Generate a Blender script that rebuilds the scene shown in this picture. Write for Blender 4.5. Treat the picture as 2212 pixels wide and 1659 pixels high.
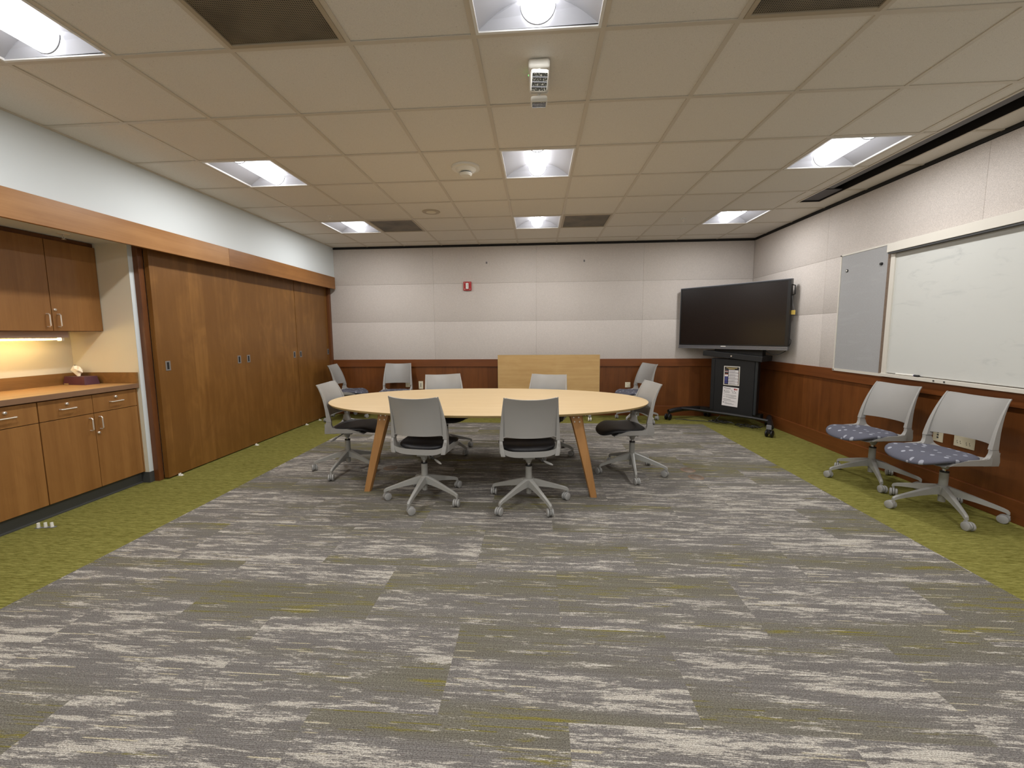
import bpy, bmesh, math, random
from mathutils import Vector, Matrix, Euler
for o in list(bpy.data.objects): bpy.data.objects.remove(o)
SC = bpy.context.scene
COL = SC.collection
PI = math.pi
R = math.radians

# ------------------------------------------------------------------ camera, world, exposure
H = 2.743
cd = bpy.data.cameras.new('camera'); cam = bpy.data.objects.new('camera', cd); COL.objects.link(cam)
YAW, PIT, ROL = .0697, -.1050, .0078
cam.matrix_world = Matrix.Translation((.299, -2.1026, 1.3348)) @ (Matrix.Rotation(YAW, 4, 'Z') @ Matrix.Rotation(PIT, 4, 'X') @ Matrix.Rotation(ROL, 4, 'Y')) @ Matrix.Rotation(PI/2, 4, 'X')
cd.sensor_fit = 'HORIZONTAL'; cd.sensor_width = 36
cd.lens = 36*888.1/2212
cd.shift_x = 8.1/2212; cd.shift_y = -15.8/2212
cd.clip_start = .05
SC.camera = cam
w = bpy.data.worlds.new('world'); SC.world = w; w.use_nodes = True
w.node_tree.nodes['Background'].inputs[0].default_value = (.02, .02, .02, 1)
w.node_tree.nodes['Background'].inputs[1].default_value = .2
SC.view_settings.view_transform = 'Standard'; SC.view_settings.look = 'None'
SC.view_settings.gamma = 1; SC.view_settings.use_curve_mapping = False
SC.view_settings.exposure = 0.0
LENS = 6.0           # radiance of the troffer lens surface
LAMP_W = 19.0        # lamp power inside each troffer lens
UNDER = 60.0         # under-cabinet tube

# ------------------------------------------------------------------ materials
def srgb(c):
    return tuple(((v/255)/12.92 if v/255 <= .04045 else ((v/255+.055)/1.055)**2.4) for v in c[:3]) + (1,)

class NT:
    def __init__(s, name):
        s.m = bpy.data.materials.new(name); s.m.use_nodes = True
        s.t = s.m.node_tree; s.b = s.t.nodes['Principled BSDF']; s.out = s.t.nodes['Material Output']
    def n(s, typ, **kw):
        x = s.t.nodes.new(typ)
        for k, v in kw.items(): setattr(x, k, v)
        return x
    def inp(s, sock, v):
        if v is None: return
        if isinstance(v, bpy.types.NodeSocket): s.t.links.new(v, sock)
        else: sock.default_value = v
    def m_(s, op, a, b=None, c=None):
        x = s.n('ShaderNodeMath', operation=op)
        s.inp(x.inputs[0], a); s.inp(x.inputs[1], b)
        if c is not None: s.inp(x.inputs[2], c)
        return x.outputs[0]
    def mix(s, f, a, b, mode='MIX'):
        x = s.n('ShaderNodeMix', data_type='RGBA', blend_type=mode)
        s.inp(x.inputs[0], f); s.inp(x.inputs[6], a); s.inp(x.inputs[7], b)
        return x.outputs[2]
    def ramp(s, f, lo, hi):
        x = s.n('ShaderNodeMapRange', interpolation_type='SMOOTHSTEP')
        s.inp(x.inputs[0], f)
        if lo > hi:
            x.inputs[3].default_value, x.inputs[4].default_value = 1, 0; lo, hi = hi, lo
        x.inputs[1].default_value = lo; x.inputs[2].default_value = hi
        return x.outputs[0]
    def obj(s):
        return s.n('ShaderNodeTexCoord').outputs['Object']
    def mapv(s, v, scale=(1, 1, 1), loc=(0, 0, 0), rot=(0, 0, 0)):
        x = s.n('ShaderNodeMapping'); s.inp(x.inputs[0], v)
        x.inputs[1].default_value = loc; x.inputs[2].default_value = rot; x.inputs[3].default_value = scale
        return x.outputs[0]
    def noise(s, v, scale=1, detail=2, rough=.5, out=0, dist=0):
        x = s.n('ShaderNodeTexNoise'); s.inp(x.inputs['Vector'], v)
        x.inputs['Scale'].default_value = scale; x.inputs['Detail'].default_value = detail
        x.inputs['Roughness'].default_value = rough; x.inputs['Distortion'].default_value = dist
        return x.outputs[out]
    def white(s, v, dim='3D', out=0):
        x = s.n('ShaderNodeTexWhiteNoise', noise_dimensions=dim)
        s.inp(x.inputs['W' if dim == '1D' else 'Vector'], v); return x.outputs[out]
    def sep(s, v):
        x = s.n('ShaderNodeSeparateXYZ'); s.inp(x.inputs[0], v); return x.outputs
    def comb(s, a, b, c):
        x = s.n('ShaderNodeCombineXYZ')
        s.inp(x.inputs[0], a); s.inp(x.inputs[1], b); s.inp(x.inputs[2], c); return x.outputs[0]
    def vadd(s, a, b):
        x = s.n('ShaderNodeVectorMath', operation='ADD'); s.inp(x.inputs[0], a); s.inp(x.inputs[1], b); return x.outputs[0]
    def vscale(s, a, k):
        x = s.n('ShaderNodeVectorMath', operation='MULTIPLY'); s.inp(x.inputs[0], a); x.inputs[1].default_value = k; return x.outputs[0]
    def bump(s, h, st=.2, d=.01):
        x = s.n('ShaderNodeBump'); x.inputs['Strength'].default_value = st; x.inputs['Distance'].default_value = d
        s.inp(x.inputs['Height'], h); s.t.links.new(x.outputs[0], s.b.inputs['Normal'])
    def fin(s, col=None, rough=.6, metal=0, spec=None, **kw):
        if col is not None: s.inp(s.b.inputs['Base Color'], col)
        s.inp(s.b.inputs['Roughness'], rough); s.b.inputs['Metallic'].default_value = metal
        if spec is not None: s.b.inputs['Specular IOR Level'].default_value = spec
        for k, v in kw.items(): s.inp(s.b.inputs[k], v)
        return s.m

def plain(name, c, rough=.6, metal=0, var=.06, scale=6, bump=0, spec=None, fine=None):
    """procedural single-colour material with slight uneven tone"""
    t = NT(name); v = t.obj(); c = srgb(c)
    f = t.noise(v, scale, 3)
    lo = tuple(x*(1-var) for x in c[:3])+(1,); hi = tuple(min(1, x*(1+var)) for x in c[:3])+(1,)
    col = t.mix(f, lo, hi)
    if fine:
        g = t.noise(v, fine[0], 1); col = t.mix(t.m_('MULTIPLY', g, fine[1]), col, tuple(x*.45 for x in c[:3])+(1,))
        if bump: t.bump(g, bump, .002)
    return t.fin(col, rough, metal, spec)

def emit(name, c, st):
    t = NT(name); t.b.inputs['Emission Color'].default_value = srgb(c); t.b.inputs['Emission Strength'].default_value = st
    return t.fin(srgb((240, 240, 240)), .5)

def wood(name, base, dark, axis='Z', strip=0.0, stripaxis='Y', rough=.38, fig=.5, seed=0, stripvar=.5, spec=.4):
    """veneer: grain stretched along axis, flat-cut strips side by side"""
    t = NT(name); v = t.obj(); x, y, z = t.sep(v)
    ax = {'X': x, 'Y': y, 'Z': z}
    long = {'X': (.6, 14, 14), 'Y': (14, .6, 14), 'Z': (14, 14, .6)}[axis]
    off = None; tone = None
    if strip:
        k = t.m_('FLOOR', t.m_('MULTIPLY', ax[stripaxis], 1/strip))
        k = t.m_('ADD', k, seed*13.7)
        tone = t.white(k, '1D')
        off = t.comb(t.m_('MULTIPLY', tone, 37), t.m_('MULTIPLY', tone, 21), t.m_('MULTIPLY', tone, 53))
        vv = t.vadd(v, off)
    else: vv = t.vadd(v, (seed*3.1, seed*1.7, seed*2.3))
    g1 = t.noise(t.vscale(vv, long), 1.0, 4, .6, dist=.6)
    g2 = t.noise(t.vscale(vv, tuple(4*q if q > 1 else q*2 for q in long)), 3, 3, .6)
    bl = t.noise(t.vscale(vv, tuple(.25*q if q > 1 else q*3 for q in long)), 1.2, 3, .6, dist=1.0)
    f = t.m_('ADD', t.m_('MULTIPLY', g1, .5), t.m_('ADD', t.m_('MULTIPLY', g2, .22), t.m_('MULTIPLY', bl, .35*fig*2)))
    f = t.ramp(f, .25, .85)
    col = t.mix(f, srgb(base), srgb(dark))
    if tone is not None:
        col = t.mix(t.m_('MULTIPLY', tone, stripvar), col, srgb(dark))
    t.bump(g2, .04, .002)
    return t.fin(col, rough, 0, spec)

M = {}
M['paint'] = plain('white_wall_paint', (210, 215, 215), .75, var=.02, scale=2)
M['warm_lit_paint'] = plain('alcove_paint_warm_light', (214, 206, 184), .75, var=.02, scale=2)  # warm cast of the under-cabinet light is put into this wall colour
def fabric_wall():
    t = NT('fabric_wall_panel'); v = t.obj()
    n1 = t.noise(v, 260, 2, .7); n2 = t.noise(v, 1.1, 3, .5); n3 = t.noise(v, 30, 2)
    c = t.mix(t.ramp(n1, .3, .75), srgb((212, 203, 195)), srgb((176, 168, 161)))
    c = t.mix(t.m_('MULTIPLY', t.ramp(n2, .45, .8), .12), c, srgb((140, 132, 126)))
    c = t.mix(t.m_('MULTIPLY', t.ramp(n3, .5, .8), .08), c, srgb((230, 222, 216)))
    t.bump(n1, .25, .002)
    return t.fin(c, .95, 0, .1)
M['fabric_wall'] = fabric_wall()
M['door_wood'] = wood('door_veneer', (156, 110, 56), (112, 74, 32), 'Z', .165, 'Y', .36, .9, 3, .75)
M['val_wood'] = wood('valance_veneer', (166, 120, 70), (138, 92, 46), 'Y', 0, 'Y', .4, .5, 1)
M['val_wood2'] = wood('valance_veneer_far', (150, 102, 54), (118, 76, 36), 'Y', 0, 'Y', .4, .5, 5)
M['cab_wood'] = wood('cabinet_veneer', (156, 110, 60), (124, 82, 40), 'Z', .19, 'Y', .4, .5, 7, .3)
M['wains_x'] = wood('wainscot_veneer_back', (128, 76, 36), (86, 47, 19), 'Z', .17, 'X', .33, .5, 2, .5)
M['wains_y'] = wood('wainscot_veneer_right', (128, 76, 36), (86, 47, 19), 'Z', .17, 'Y', .33, .5, 4, .5)
M['rail_x'] = wood('rail_wood_back', (122, 70, 34), (88, 47, 20), 'X', 0, 'X', .33, .4, 2)
M['rail_y'] = wood('rail_wood_right', (122, 70, 34), (88, 47, 20), 'Y', 0, 'X', .33, .4, 2)
M['casing'] = wood('casing_wood', (112, 68, 36), (80, 44, 20), 'Z', 0, 'X', .38, .4, 2)
M['maple'] = wood('maple_laminate', (206, 180, 138), (192, 162, 118), 'X', 0, 'X', .42, .35, 1, spec=.3)
M['maple_board'] = wood('maple_board', (200, 166, 112), (174, 136, 84), 'X', 0, 'X', .45, .5, 6, spec=.3)
M['ply_edge'] = plain('pale_table_edge', (186, 160, 108), .55, var=.08, scale=8)
M['oak_leg'] = wood('oak_leg', (176, 128, 76), (146, 102, 56), 'Z', 0, 'X', .5, .3, 4)
M['counter_top'] = wood('counter_laminate', (192, 152, 100), (160, 120, 74), 'Y', 0, 'Y', .4, .6, 3)
M['splash'] = wood('splash_laminate', (160, 118, 68), (116, 82, 42), 'Y', 0, 'Y', .42, .9, 8)
M['counter_edge'] = plain('counter_edge', (128, 96, 70), .45, var=.1, scale=20)
M['rubber'] = plain('dark_rubber_base', (66, 66, 64), .5, var=.08)
M['black_gap'] = plain('black_reveal', (16, 13, 12), .7)
def ceil_tile():
    t = NT('ceiling_tile'); v = t.obj()
    n = t.noise(v, 420, 2, .7); p = t.noise(v, 90, 3, .7)
    c = t.mix(t.ramp(n, .35, .7), srgb((234, 228, 219)), srgb((216, 210, 200)))
    c = t.mix(t.m_('MULTIPLY', t.ramp(p, .62, .72), .35), c, srgb((160, 148, 130)))
    x, y, z = t.sep(v)
    cell = t.white(t.comb(t.m_('FLOOR', t.m_('DIVIDE', x, .6096)), t.m_('FLOOR', t.m_('DIVIDE', y, .6096)), 0.0))
    c = t.mix(t.m_('MULTIPLY', cell, .15), c, srgb((208, 200, 184)))
    t.bump(n, .3, .002)
    return t.fin(c, .95, 0, .05)
M['tile'] = ceil_tile()
M['tbar'] = plain('ceiling_grid_metal', (206, 196, 180), .45, var=.03)
M['white_metal'] = plain('white_enamel', (232, 230, 226), .4, var=.02)
M['reflector'] = plain('matte_reflector', (178, 178, 182), .55, var=.01)
M['lens'] = emit('lit_lens', (252, 252, 255), LENS)
M['tube'] = emit('warm_tube', (255, 222, 150), UNDER)
M['rim'] = plain('grey_lens_rim', (120, 120, 122), .5)
def perforated(name, c, hole, pitch):
    t = NT(name); v = t.obj(); x, y, z = t.sep(v)
    fx = t.m_('SUBTRACT', t.m_('FRACT', t.m_('DIVIDE', x, pitch)), .5); fy = t.m_('SUBTRACT', t.m_('FRACT', t.m_('DIVIDE', y, pitch)), .5)
    d = t.m_('SQRT', t.m_('ADD', t.m_('MULTIPLY', fx, fx), t.m_('MULTIPLY', fy, fy)))
    c2 = t.mix(t.ramp(d, .3, .4), srgb(hole), srgb(c))
    dirt = t.noise(v, 4, 3)
    c2 = t.mix(t.m_('MULTIPLY', t.ramp(dirt, .4, .75), .5), c2, srgb(hole))
    return t.fin(c2, .6)
M['vent'] = perforated('perforated_grille', (140, 128, 108), (22, 18, 14), .0095)
M['vent_frame'] = plain('vent_frame', (176, 162, 140), .5, var=.03)
M['grey_plastic'] = plain('grey_chair_plastic', (152, 149, 144), .42, var=.03, scale=5, fine=(700, .12), bump=.08)
M['grey_metal'] = plain('grey_painted_metal', (146, 144, 138), .38, var=.04)
M['grey_wheel'] = plain('grey_caster_plastic', (150, 148, 144), .45, var=.04)
M['dark_plastic'] = plain('dark_grey_plastic', (60, 60, 60), .4)
M['chrome'] = plain('chrome_rod', (200, 200, 200), .15, 1)
M['nickel'] = plain('satin_nickel', (226, 216, 202), .35, .7)
M['pull_metal'] = plain('pull_plate', (150, 146, 142), .35, .6)
M['black'] = plain('black_powder_coat', (16, 16, 17), .5, var=.1, fine=(300, .2))
M['black2'] = plain('black_tube', (22, 20, 20), .4)
M['tv_frame'] = plain('display_bezel', (14, 14, 16), .3)
M['tv_silver'] = plain('display_lower_bar', (120, 122, 128), .3, .6)
M['screen'] = plain('dark_screen_glass', (28, 22, 20), .22, var=.15, scale=1.5, spec=.35)
M['white_plastic'] = plain('white_plastic', (226, 222, 212), .4, var=.03)
M['ivory'] = plain('ivory_plate', (214, 204, 178), .4, var=.03)
M['red'] = plain('red_alarm', (170, 22, 22), .35)
M['clear'] = plain('clear_strobe', (225, 220, 215), .15)
M['yellow'] = plain('yellow_tag', (222, 190, 90), .5)
M['tissue'] = plain('tissue_paper', (240, 234, 220), .9, var=.03)
M['maroon'] = plain('maroon_box', (84, 46, 56), .45, var=.08)
M['paper'] = plain('white_paper', (228, 222, 220), .6, var=.01)
M['ink'] = plain('grey_print', (120, 116, 118), .7)
M['ink_dark'] = plain('dark_print', (30, 22, 22), .6)
M['ink_red'] = plain('red_print', (150, 42, 42), .6)
M['ink_blue'] = plain('blue_print', (60, 62, 120), .6)
M['ink_orange'] = plain('orange_print', (160, 70, 40), .6)
M['ink_gold'] = plain('gold_print', (190, 168, 110), .6)
M['green_led'] = emit('green_led', (60, 255, 90), 6)
def louvre():
    t = NT('head_reflector'); v = t.obj(); x, y, z = t.sep(v)
    return t.fin(t.mix(t.ramp(t.noise(v, 160, 2), .55, .65), srgb((90, 90, 84)), srgb((235, 230, 215))), .15, .7)
M['head_glass'] = louvre()
def tack():
    t = NT('grey_tack_fabric'); v = t.obj()
    n = t.noise(t.vscale(v, (1, 1, 5)), 60, 3, .7); n2 = t.noise(t.vscale(v, (1, 1, 6)), 3, 3, .7)
    c = t.mix(n, srgb((172, 171, 170)), srgb((144, 143, 142)))
    c = t.mix(t.m_('MULTIPLY', t.ramp(n2, .5, .7), .12), c, srgb((182, 182, 182)))
    return t.fin(c, .9, 0, .1)
M['tack'] = tack()
def board():
    t = NT('whiteboard_surface'); v = t.obj()
    n = t.noise(t.vscale(v, (1, 2.2, 7)), 2.2, 5, .62, dist=.8)
    m = t.noise(v, 1.3, 2)
    f = t.m_('MULTIPLY', t.ramp(n, .52, .75), t.ramp(m, .35, .65))
    c = t.mix(t.m_('MULTIPLY', f, .4), srgb((200, 200, 194)), srgb((150, 153, 152)))
    return t.fin(c, .25, 0, .4)
M['board'] = board()
M['board_frame'] = plain('board_frame_cream', (206, 200, 188), .45, var=.02)
M['cork'] = plain('brown_edge_strip', (112, 94, 78), .8, var=.3, scale=60)
M['cone'] = plain('felt_grey', (110, 110, 112), .8)

def seat_fabric():
    t = NT('dotted_seat_fabric'); v = t.obj()
    n = t.noise(v, 500, 2, .7)
    c = t.mix(n, srgb((98, 98, 108)), srgb((72, 72, 82)))
    vv = t.vscale(v, (1, 1, 0))
    vo = t.n('ShaderNodeTexVoronoi', voronoi_dimensions='2D', feature='F1'); t.inp(vo.inputs['Vector'], vv)
    vo.inputs['Scale'].default_value = 15.0; vo.inputs['Randomness'].default_value = .75
    pick = t.white(vo.outputs['Position'])
    d = t.m_('LESS_THAN', vo.outputs['Distance'], t.m_('ADD', .12, t.m_('MULTIPLY', pick, .08)))
    f = t.m_('MULTIPLY', d, t.m_('GREATER_THAN', t.white(vo.outputs['Position'], out=0), .42))
    c = t.mix(t.m_('MULTIPLY', f, .8), c, srgb((158, 160, 168)))
    t.bump(n, .15, .001)
    return t.fin(c, .8, 0, .25)
M['seat'] = seat_fabric()
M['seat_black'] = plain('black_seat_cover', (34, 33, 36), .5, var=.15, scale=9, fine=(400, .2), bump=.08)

RX0, RX1, RY1 = -2.345, 2.70, 3.95     # edges of the grey field of carpet tiles
TILE, TX, TY = .457, -.05, .105
def carpet():
    t = NT('carpet_tiles'); v = t.obj(); x, y, z = t.sep(v)
    # field / border
    inx = t.m_('MULTIPLY', t.m_('GREATER_THAN', x, RX0), t.m_('LESS_THAN', x, RX1))
    field = t.m_('MULTIPLY', inx, t.m_('LESS_THAN', y, RY1))
    # tile index and per-tile offset of the pattern
    ix = t.m_('FLOOR', t.m_('DIVIDE', t.m_('SUBTRACT', x, TX), TILE)); iy = t.m_('FLOOR', t.m_('DIVIDE', t.m_('SUBTRACT', y, TY), TILE))
    # tiles are laid as pairs so that the pattern often runs on over a joint
    px = t.m_('FLOOR', t.m_('DIVIDE', t.m_('ADD', ix, t.m_('MODULO', t.m_('ADD', iy, 40.0), 2.0)), 2.0))
    idv = t.comb(px, iy, 3.0)
    r = t.white(idv, out=1); rs = t.sep(r)
    off = t.comb(t.m_('MULTIPLY', rs[0], 19), t.m_('MULTIPLY', rs[1], 31), 0.0)
    vv = t.vadd(v, off)
    # yarn rows, about 4 mm apart, each row with its own streak shift
    row = t.m_('FLOOR', t.m_('DIVIDE', y, .0045))
    rw = t.white(row, '1D')
    jag = t.m_('MULTIPLY', t.m_('SUBTRACT', rw, .5), .05)
    vj = t.vadd(vv, t.comb(jag, 0.0, 0.0))
    sh = t.comb(0.0, t.m_('MULTIPLY', t.m_('SUBTRACT', rs[2], .5), .45), 0.0)
    vb = t.vadd(t.vadd(v, sh), t.comb(t.m_('MULTIPLY', rs[0], 2.0), 0.0, 0.0))
    band = t.noise(t.vscale(vb, (.28, 2.9, 1)), 1.0, 2, .5)
    big = t.noise(t.vscale(vj, (3.2, 27, 1)), 1.0, 7, .78, dist=.3)
    mid = t.noise(t.vscale(vj, (30, 170, 1)), 1.0, 3, .8)
    s = t.m_('ADD', t.m_('MULTIPLY', big, .72), t.m_('MULTIPLY', mid, .28))
    s = t.m_('ADD', s, t.m_('MULTIPLY', t.m_('SUBTRACT', .5, band), .36))
    light = t.ramp(s, .53, .575)
    # long single-yarn lines, pale or green
    lrow = t.comb(t.m_('MULTIPLY', t.m_('ADD', x, t.m_('MULTIPLY', rs[0], 19.0)), 2.3), t.m_('MULTIPLY', row, 7.31), 0.0)
    ln = t.noise(lrow, 1.0, 1)
    line = t.ramp(ln, .685, .70)
    ln2 = t.noise(t.vadd(lrow, (41.3, 3.7, 9.1)), 1.0, 1)
    gline = t.ramp(ln2, .64, .66)
    gz = t.noise(t.vadd(t.vscale(vj, (2.2, 20, 1)), (7.3, 4.1, 0)), 1.0, 5, .75)
    olive = t.ramp(band, .46, .60)
    green = t.ramp(t.m_('ADD', gz, t.m_('MULTIPLY', t.m_('SUBTRACT', band, .5), .55)), .585, .70)
    base = t.mix(olive, srgb((134, 130, 126)), srgb((129, 125, 110)))
    base = t.mix(t.m_('MULTIPLY', mid, .5), base, srgb((96, 91, 86)))
    base = t.mix(t.m_('MULTIPLY', green, .75), base, srgb((136, 127, 46)))
    base = t.mix(t.m_('MULTIPLY', gline, t.m_('MULTIPLY', olive, .7)), base, srgb((126, 118, 44)))
    base = t.mix(t.m_('MULTIPLY', line, .75), base, srgb((204, 194, 164)))
    col = t.mix(t.m_('MULTIPLY', light, .9), base, srgb((202, 196, 184)))
    rib = t.m_('SINE', t.m_('MULTIPLY', y, 2*PI/.0062))
    spk = t.noise(t.vscale(v, (170, 330, 1)), 1.0, 3, .85)
    fine = spk
    ribf = t.m_('ADD', t.m_('MULTIPLY', t.ramp(rib, -.2, 1.0), .30), t.m_('MULTIPLY', rw, .30))
    col = t.mix(ribf, col, t.mix(1.0, col, (.45, .43, .41, 1), 'MULTIPLY'))
    col = t.mix(t.ramp(spk, .62, .38), t.mix(1.0, col, (1.22, 1.22, 1.22, 1), 'MULTIPLY'), t.mix(1.0, col, (.50, .48, .47, 1), 'MULTIPLY'))
    # border: olive green, fine horizontal striation
    b1 = t.noise(t.vscale(vj, (14, 150, 1)), 1.0, 3, .75)
    bc = t.mix(t.ramp(b1, .3, .7), srgb((90, 87, 34)), srgb((160, 155, 88)))
    bc = t.mix(t.m_('MULTIPLY', rw, .4), bc, srgb((84, 76, 24)))
    bc = t.mix(t.m_('MULTIPLY', t.ramp(fine, .4, .8), .5), bc, srgb((70, 62, 22)))
    c = t.mix(field, bc, col)
    h = t.m_('ADD', rib, fine)
    t.bump(h, .35, .003)
    return t.fin(c, .97, 0, .05)
M['carpet'] = carpet()

# ------------------------------------------------------------------ mesh helpers
class MB:
    def __init__(s): s.b = bmesh.new(); s.mats = []
    def mi(s, mat):
        if mat is None: return 0
        if mat not in s.mats: s.mats.append(mat)
        return s.mats.index(mat)
    def _done(s, vs, mat, M4):
        if M4 is not None: bmesh.ops.transform(s.b, matrix=M4, verts=vs)
        k = s.mi(mat); fs = set()
        for v in vs:
            for f in v.link_faces: fs.add(f)
        for f in fs: f.material_index = k
        return list(fs)
    def box(s, x0, x1, y0, y1, z0, z1, mat=None, M4=None, bev=0):
        r = bmesh.ops.create_cube(s.b, size=1)
        bmesh.ops.transform(s.b, matrix=Matrix.Translation(((x0+x1)/2, (y0+y1)/2, (z0+z1)/2)) @ Matrix.Diagonal((abs(x1-x0), abs(y1-y0), abs(z1-z0), 1)), verts=r['verts'])
        vs = r['verts']
        if bev:
            es = list({e for v in vs for e in v.link_edges})
            q = bmesh.ops.bevel(s.b, geom=es, offset=bev, segments=2, profile=.5, affect='EDGES', clamp_overlap=True)
            vs = list({v for f in q['faces'] for v in f.verts} | {v for v in vs if v.is_valid})
        s._done(vs, mat, M4); return s
    def cyl(s, p0, p1, r0, r1=None, seg=20, mat=None, M4=None, cap=True):
        p0, p1 = Vector(p0), Vector(p1); d = p1-p0
        r = bmesh.ops.create_cone(s.b, cap_ends=cap, cap_tris=False, segments=seg, radius1=r0, radius2=r0 if r1 is None else r1, depth=d.length)
        mm = Matrix.Translation((p0+p1)/2) @ d.to_track_quat('Z', 'Y').to_matrix().to_4x4()
        bmesh.ops.transform(s.b, matrix=mm, verts=r['verts'])
        s._done(r['verts'], mat, M4); return s
    def loft(s, rings, mat=None, closed=True, caps=True, M4=None):
        vs = [[s.b.verts.new(p) for p in ring] for ring in rings]
        n = len(rings[0]); k = s.mi(mat)
        for a, b in zip(vs[:-1], vs[1:]):
            for i in range(n if closed else n-1):
                f = s.b.faces.new((a[i], a[(i+1) % n], b[(i+1) % n], b[i])); f.material_index = k
        if caps and closed:
            for ring in (vs[0][::-1], vs[-1]):
                f = s.b.faces.new(ring); f.material_index = k
        if M4 is not None: bmesh.ops.transform(s.b, matrix=M4, verts=[v for r in vs for v in r])
        return s
    def lathe(s, prof, seg=28, mat=None, M4=None, axis='Z'):
        rings = []
        for i in range(seg):
            a = 2*PI*i/seg; c, q = math.cos(a), math.sin(a)
            rings.append([(r*c, r*q, z) for r, z in prof])
        vs = [[s.b.verts.new(p) for p in ring] for ring in rings]; k = s.mi(mat)
        for i in range(seg):
            a, b = vs[i], vs[(i+1) % seg]
            for j in range(len(prof)-1):
                try:
                    f = s.b.faces.new((a[j], b[j], b[j+1], a[j+1])); f.material_index = k
                except ValueError: pass
        allv = [v for r in vs for v in r]
        if M4 is not None: bmesh.ops.transform(s.b, matrix=M4, verts=allv)
        bmesh.ops.remove_doubles(s.b, verts=allv, dist=1e-5)
        return s
    def tube(s, pts, r, seg=8, mat=None, caps=True):
        P = [Vector(p) for p in pts]; rings = []; up = Vector((0, 0, 1)); prev = None
        for i, p in enumerate(P):
            d = (P[min(i+1, len(P)-1)]-P[max(i-1, 0)]).normalized()
            u = (prev - d*prev.dot(d)) if prev is not None else d.cross(up)
            if u.length < 1e-4: u = d.cross(Vector((1, 0, 0)))
            u.normalize(); prev = u; v = d.cross(u); rr = r[i] if isinstance(r, (list, tuple)) else r
            rings.append([p + (u*math.cos(2*PI*k/seg) + v*math.sin(2*PI*k/seg))*rr for k in range(seg)])
        return s.loft(rings, mat, True, caps)
    def quad(s, pts, mat=None):
        f = s.b.faces.new([s.b.verts.new(p) for p in pts]); f.material_index = s.mi(mat); return s
    def prism(s, poly, ext, mat=None):
        """poly: list of 3D points; ext: vector"""
        e = Vector(ext)
        return s.loft([[Vector(p) for p in poly], [Vector(p)+e for p in poly]], mat)
    def build(s, name, mat=None, parent=None, smooth=True, angle=40, bevel=0, subsurf=0, solid=0, loc=None):
        if s.mats == [] and mat: s.mats = [mat]
        if mat and s.mats and s.mats[0] is None: s.mats[0] = mat
        bmesh.ops.recalc_face_normals(s.b, faces=s.b.faces[:])
        me = bpy.data.meshes.new(name); s.b.to_mesh(me); s.b.free()
        for q in s.mats: me.materials.append(q)
        if smooth:
            me.polygons.foreach_set('use_smooth', [True]*len(me.polygons))
            me.set_sharp_from_angle(angle=R(angle))
        o = bpy.data.objects.new(name, me); COL.objects.link(o)
        if parent: o.parent = parent
        if loc: o.location = loc
        if solid:
            m = o.modifiers.new('solid', 'SOLIDIFY'); m.thickness = solid; m.offset = 0
        if bevel:
            m = o.modifiers.new('bevel', 'BEVEL'); m.width = bevel; m.segments = 2; m.limit_method = 'ANGLE'; m.angle_limit = R(35)
        if subsurf:
            m = o.modifiers.new('sub', 'SUBSURF'); m.levels = subsurf; m.render_levels = subsurf
        return o

def bx(name, x0, x1, y0, y1, z0, z1, mat, parent=None, bevel=0):
    return MB().box(x0, x1, y0, y1, z0, z1, mat).build(name, mat, parent, smooth=False, bevel=bevel)
def struct(o): o['kind'] = 'structure'; return o
def tag(o, label, cat, group=None, kind=None):
    o['label'] = label; o['category'] = cat
    if group: o['group'] = group
    if kind: o['kind'] = kind
    return o
def thing(name, label, cat, loc=(0, 0, 0), rz=0, group=None):
    o = bpy.data.objects.new(name, None); COL.objects.link(o); o.location = loc; o.rotation_euler = (0, 0, rz)
    o.empty_display_size = .1
    return tag(o, label, cat, group)
def copy_tree(o, parent=None):
    c = o.copy(); COL.objects.link(c)
    if parent is not None: c.parent = parent
    for ch in list(o.children): copy_tree(ch, c)
    return c

# ------------------------------------------------------------------ room shell
G = .6096
XL, XR, YB, YR = -3.02, 3.61, 4.574, -4.6
struct(bx('floor', -3.97, XR+.12, YR, YB+.12, -.1, 0, M['carpet']))

# ceiling: lay-in tiles between the bars of the grid, open where fixtures sit
LIGHTS = [(c, r) for r in (5, 2, -1, -4, -7) for c in (-4, 0, 4)]  # last two rows are unseen, added behind the camera to brighten the room
VENTS = [(-3, 5), (1, 5), (-2, -1), (2, -1)]
SX0, SX1, SY1 = 3.172, 3.385, 2.80
xs = [XL] + [c*G for c in range(-4, 6)] + [XR]
ys = [YR] + [r*G for r in range(-7, 8)] + [YB]
m = MB(); tw = .012
holes = {(round(c*G, 3), round(r*G, 3)) for c, r in LIGHTS+VENTS}
for i in range(len(xs)-1):
    for j in range(len(ys)-1):
        if (round(xs[i], 3), round(ys[j], 3)) in holes: continue
        a, b, c, d = xs[i]+.006, xs[i+1]-.006, ys[j]+.006, ys[j+1]-.006
        if i == len(xs)-2:      # strip with the slot beside the right wall
            if c > SY1: m.box(a, b, c, d, H+.004, H+.02)
            else:
                dd = min(d, SY1)
                m.box(a, SX0, c, dd, H+.004, H+.02); m.box(SX1, b, c, dd, H+.004, H+.02)
                if d > SY1: m.box(a, b, SY1, d, H+.004, H+.02)
        else: m.box(a, b, c, d, H+.004, H+.02)
struct(m.build('ceiling', M['tile'], smooth=False))
m = MB()
for x in xs[1:-1]: m.box(x-tw, x+tw, YR, YB, H-.001, H+.0035)
for j, y in enumerate(ys[1:-1]):
    if y < SY1: m.box(XL, SX0-.02, y-tw, y+tw, H-.0015, H+.003); m.box(SX1+.02, XR, y-tw, y+tw, H-.0015, H+.003)
    else: m.box(XL, XR, y-tw, y+tw, H-.0015, H+.003)
m.box(XL, XL+.02, YR, YB, H-.002, H+.0035)
struct(m.build('trim_1', M['tbar'], smooth=False))          # T-bar grid
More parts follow.
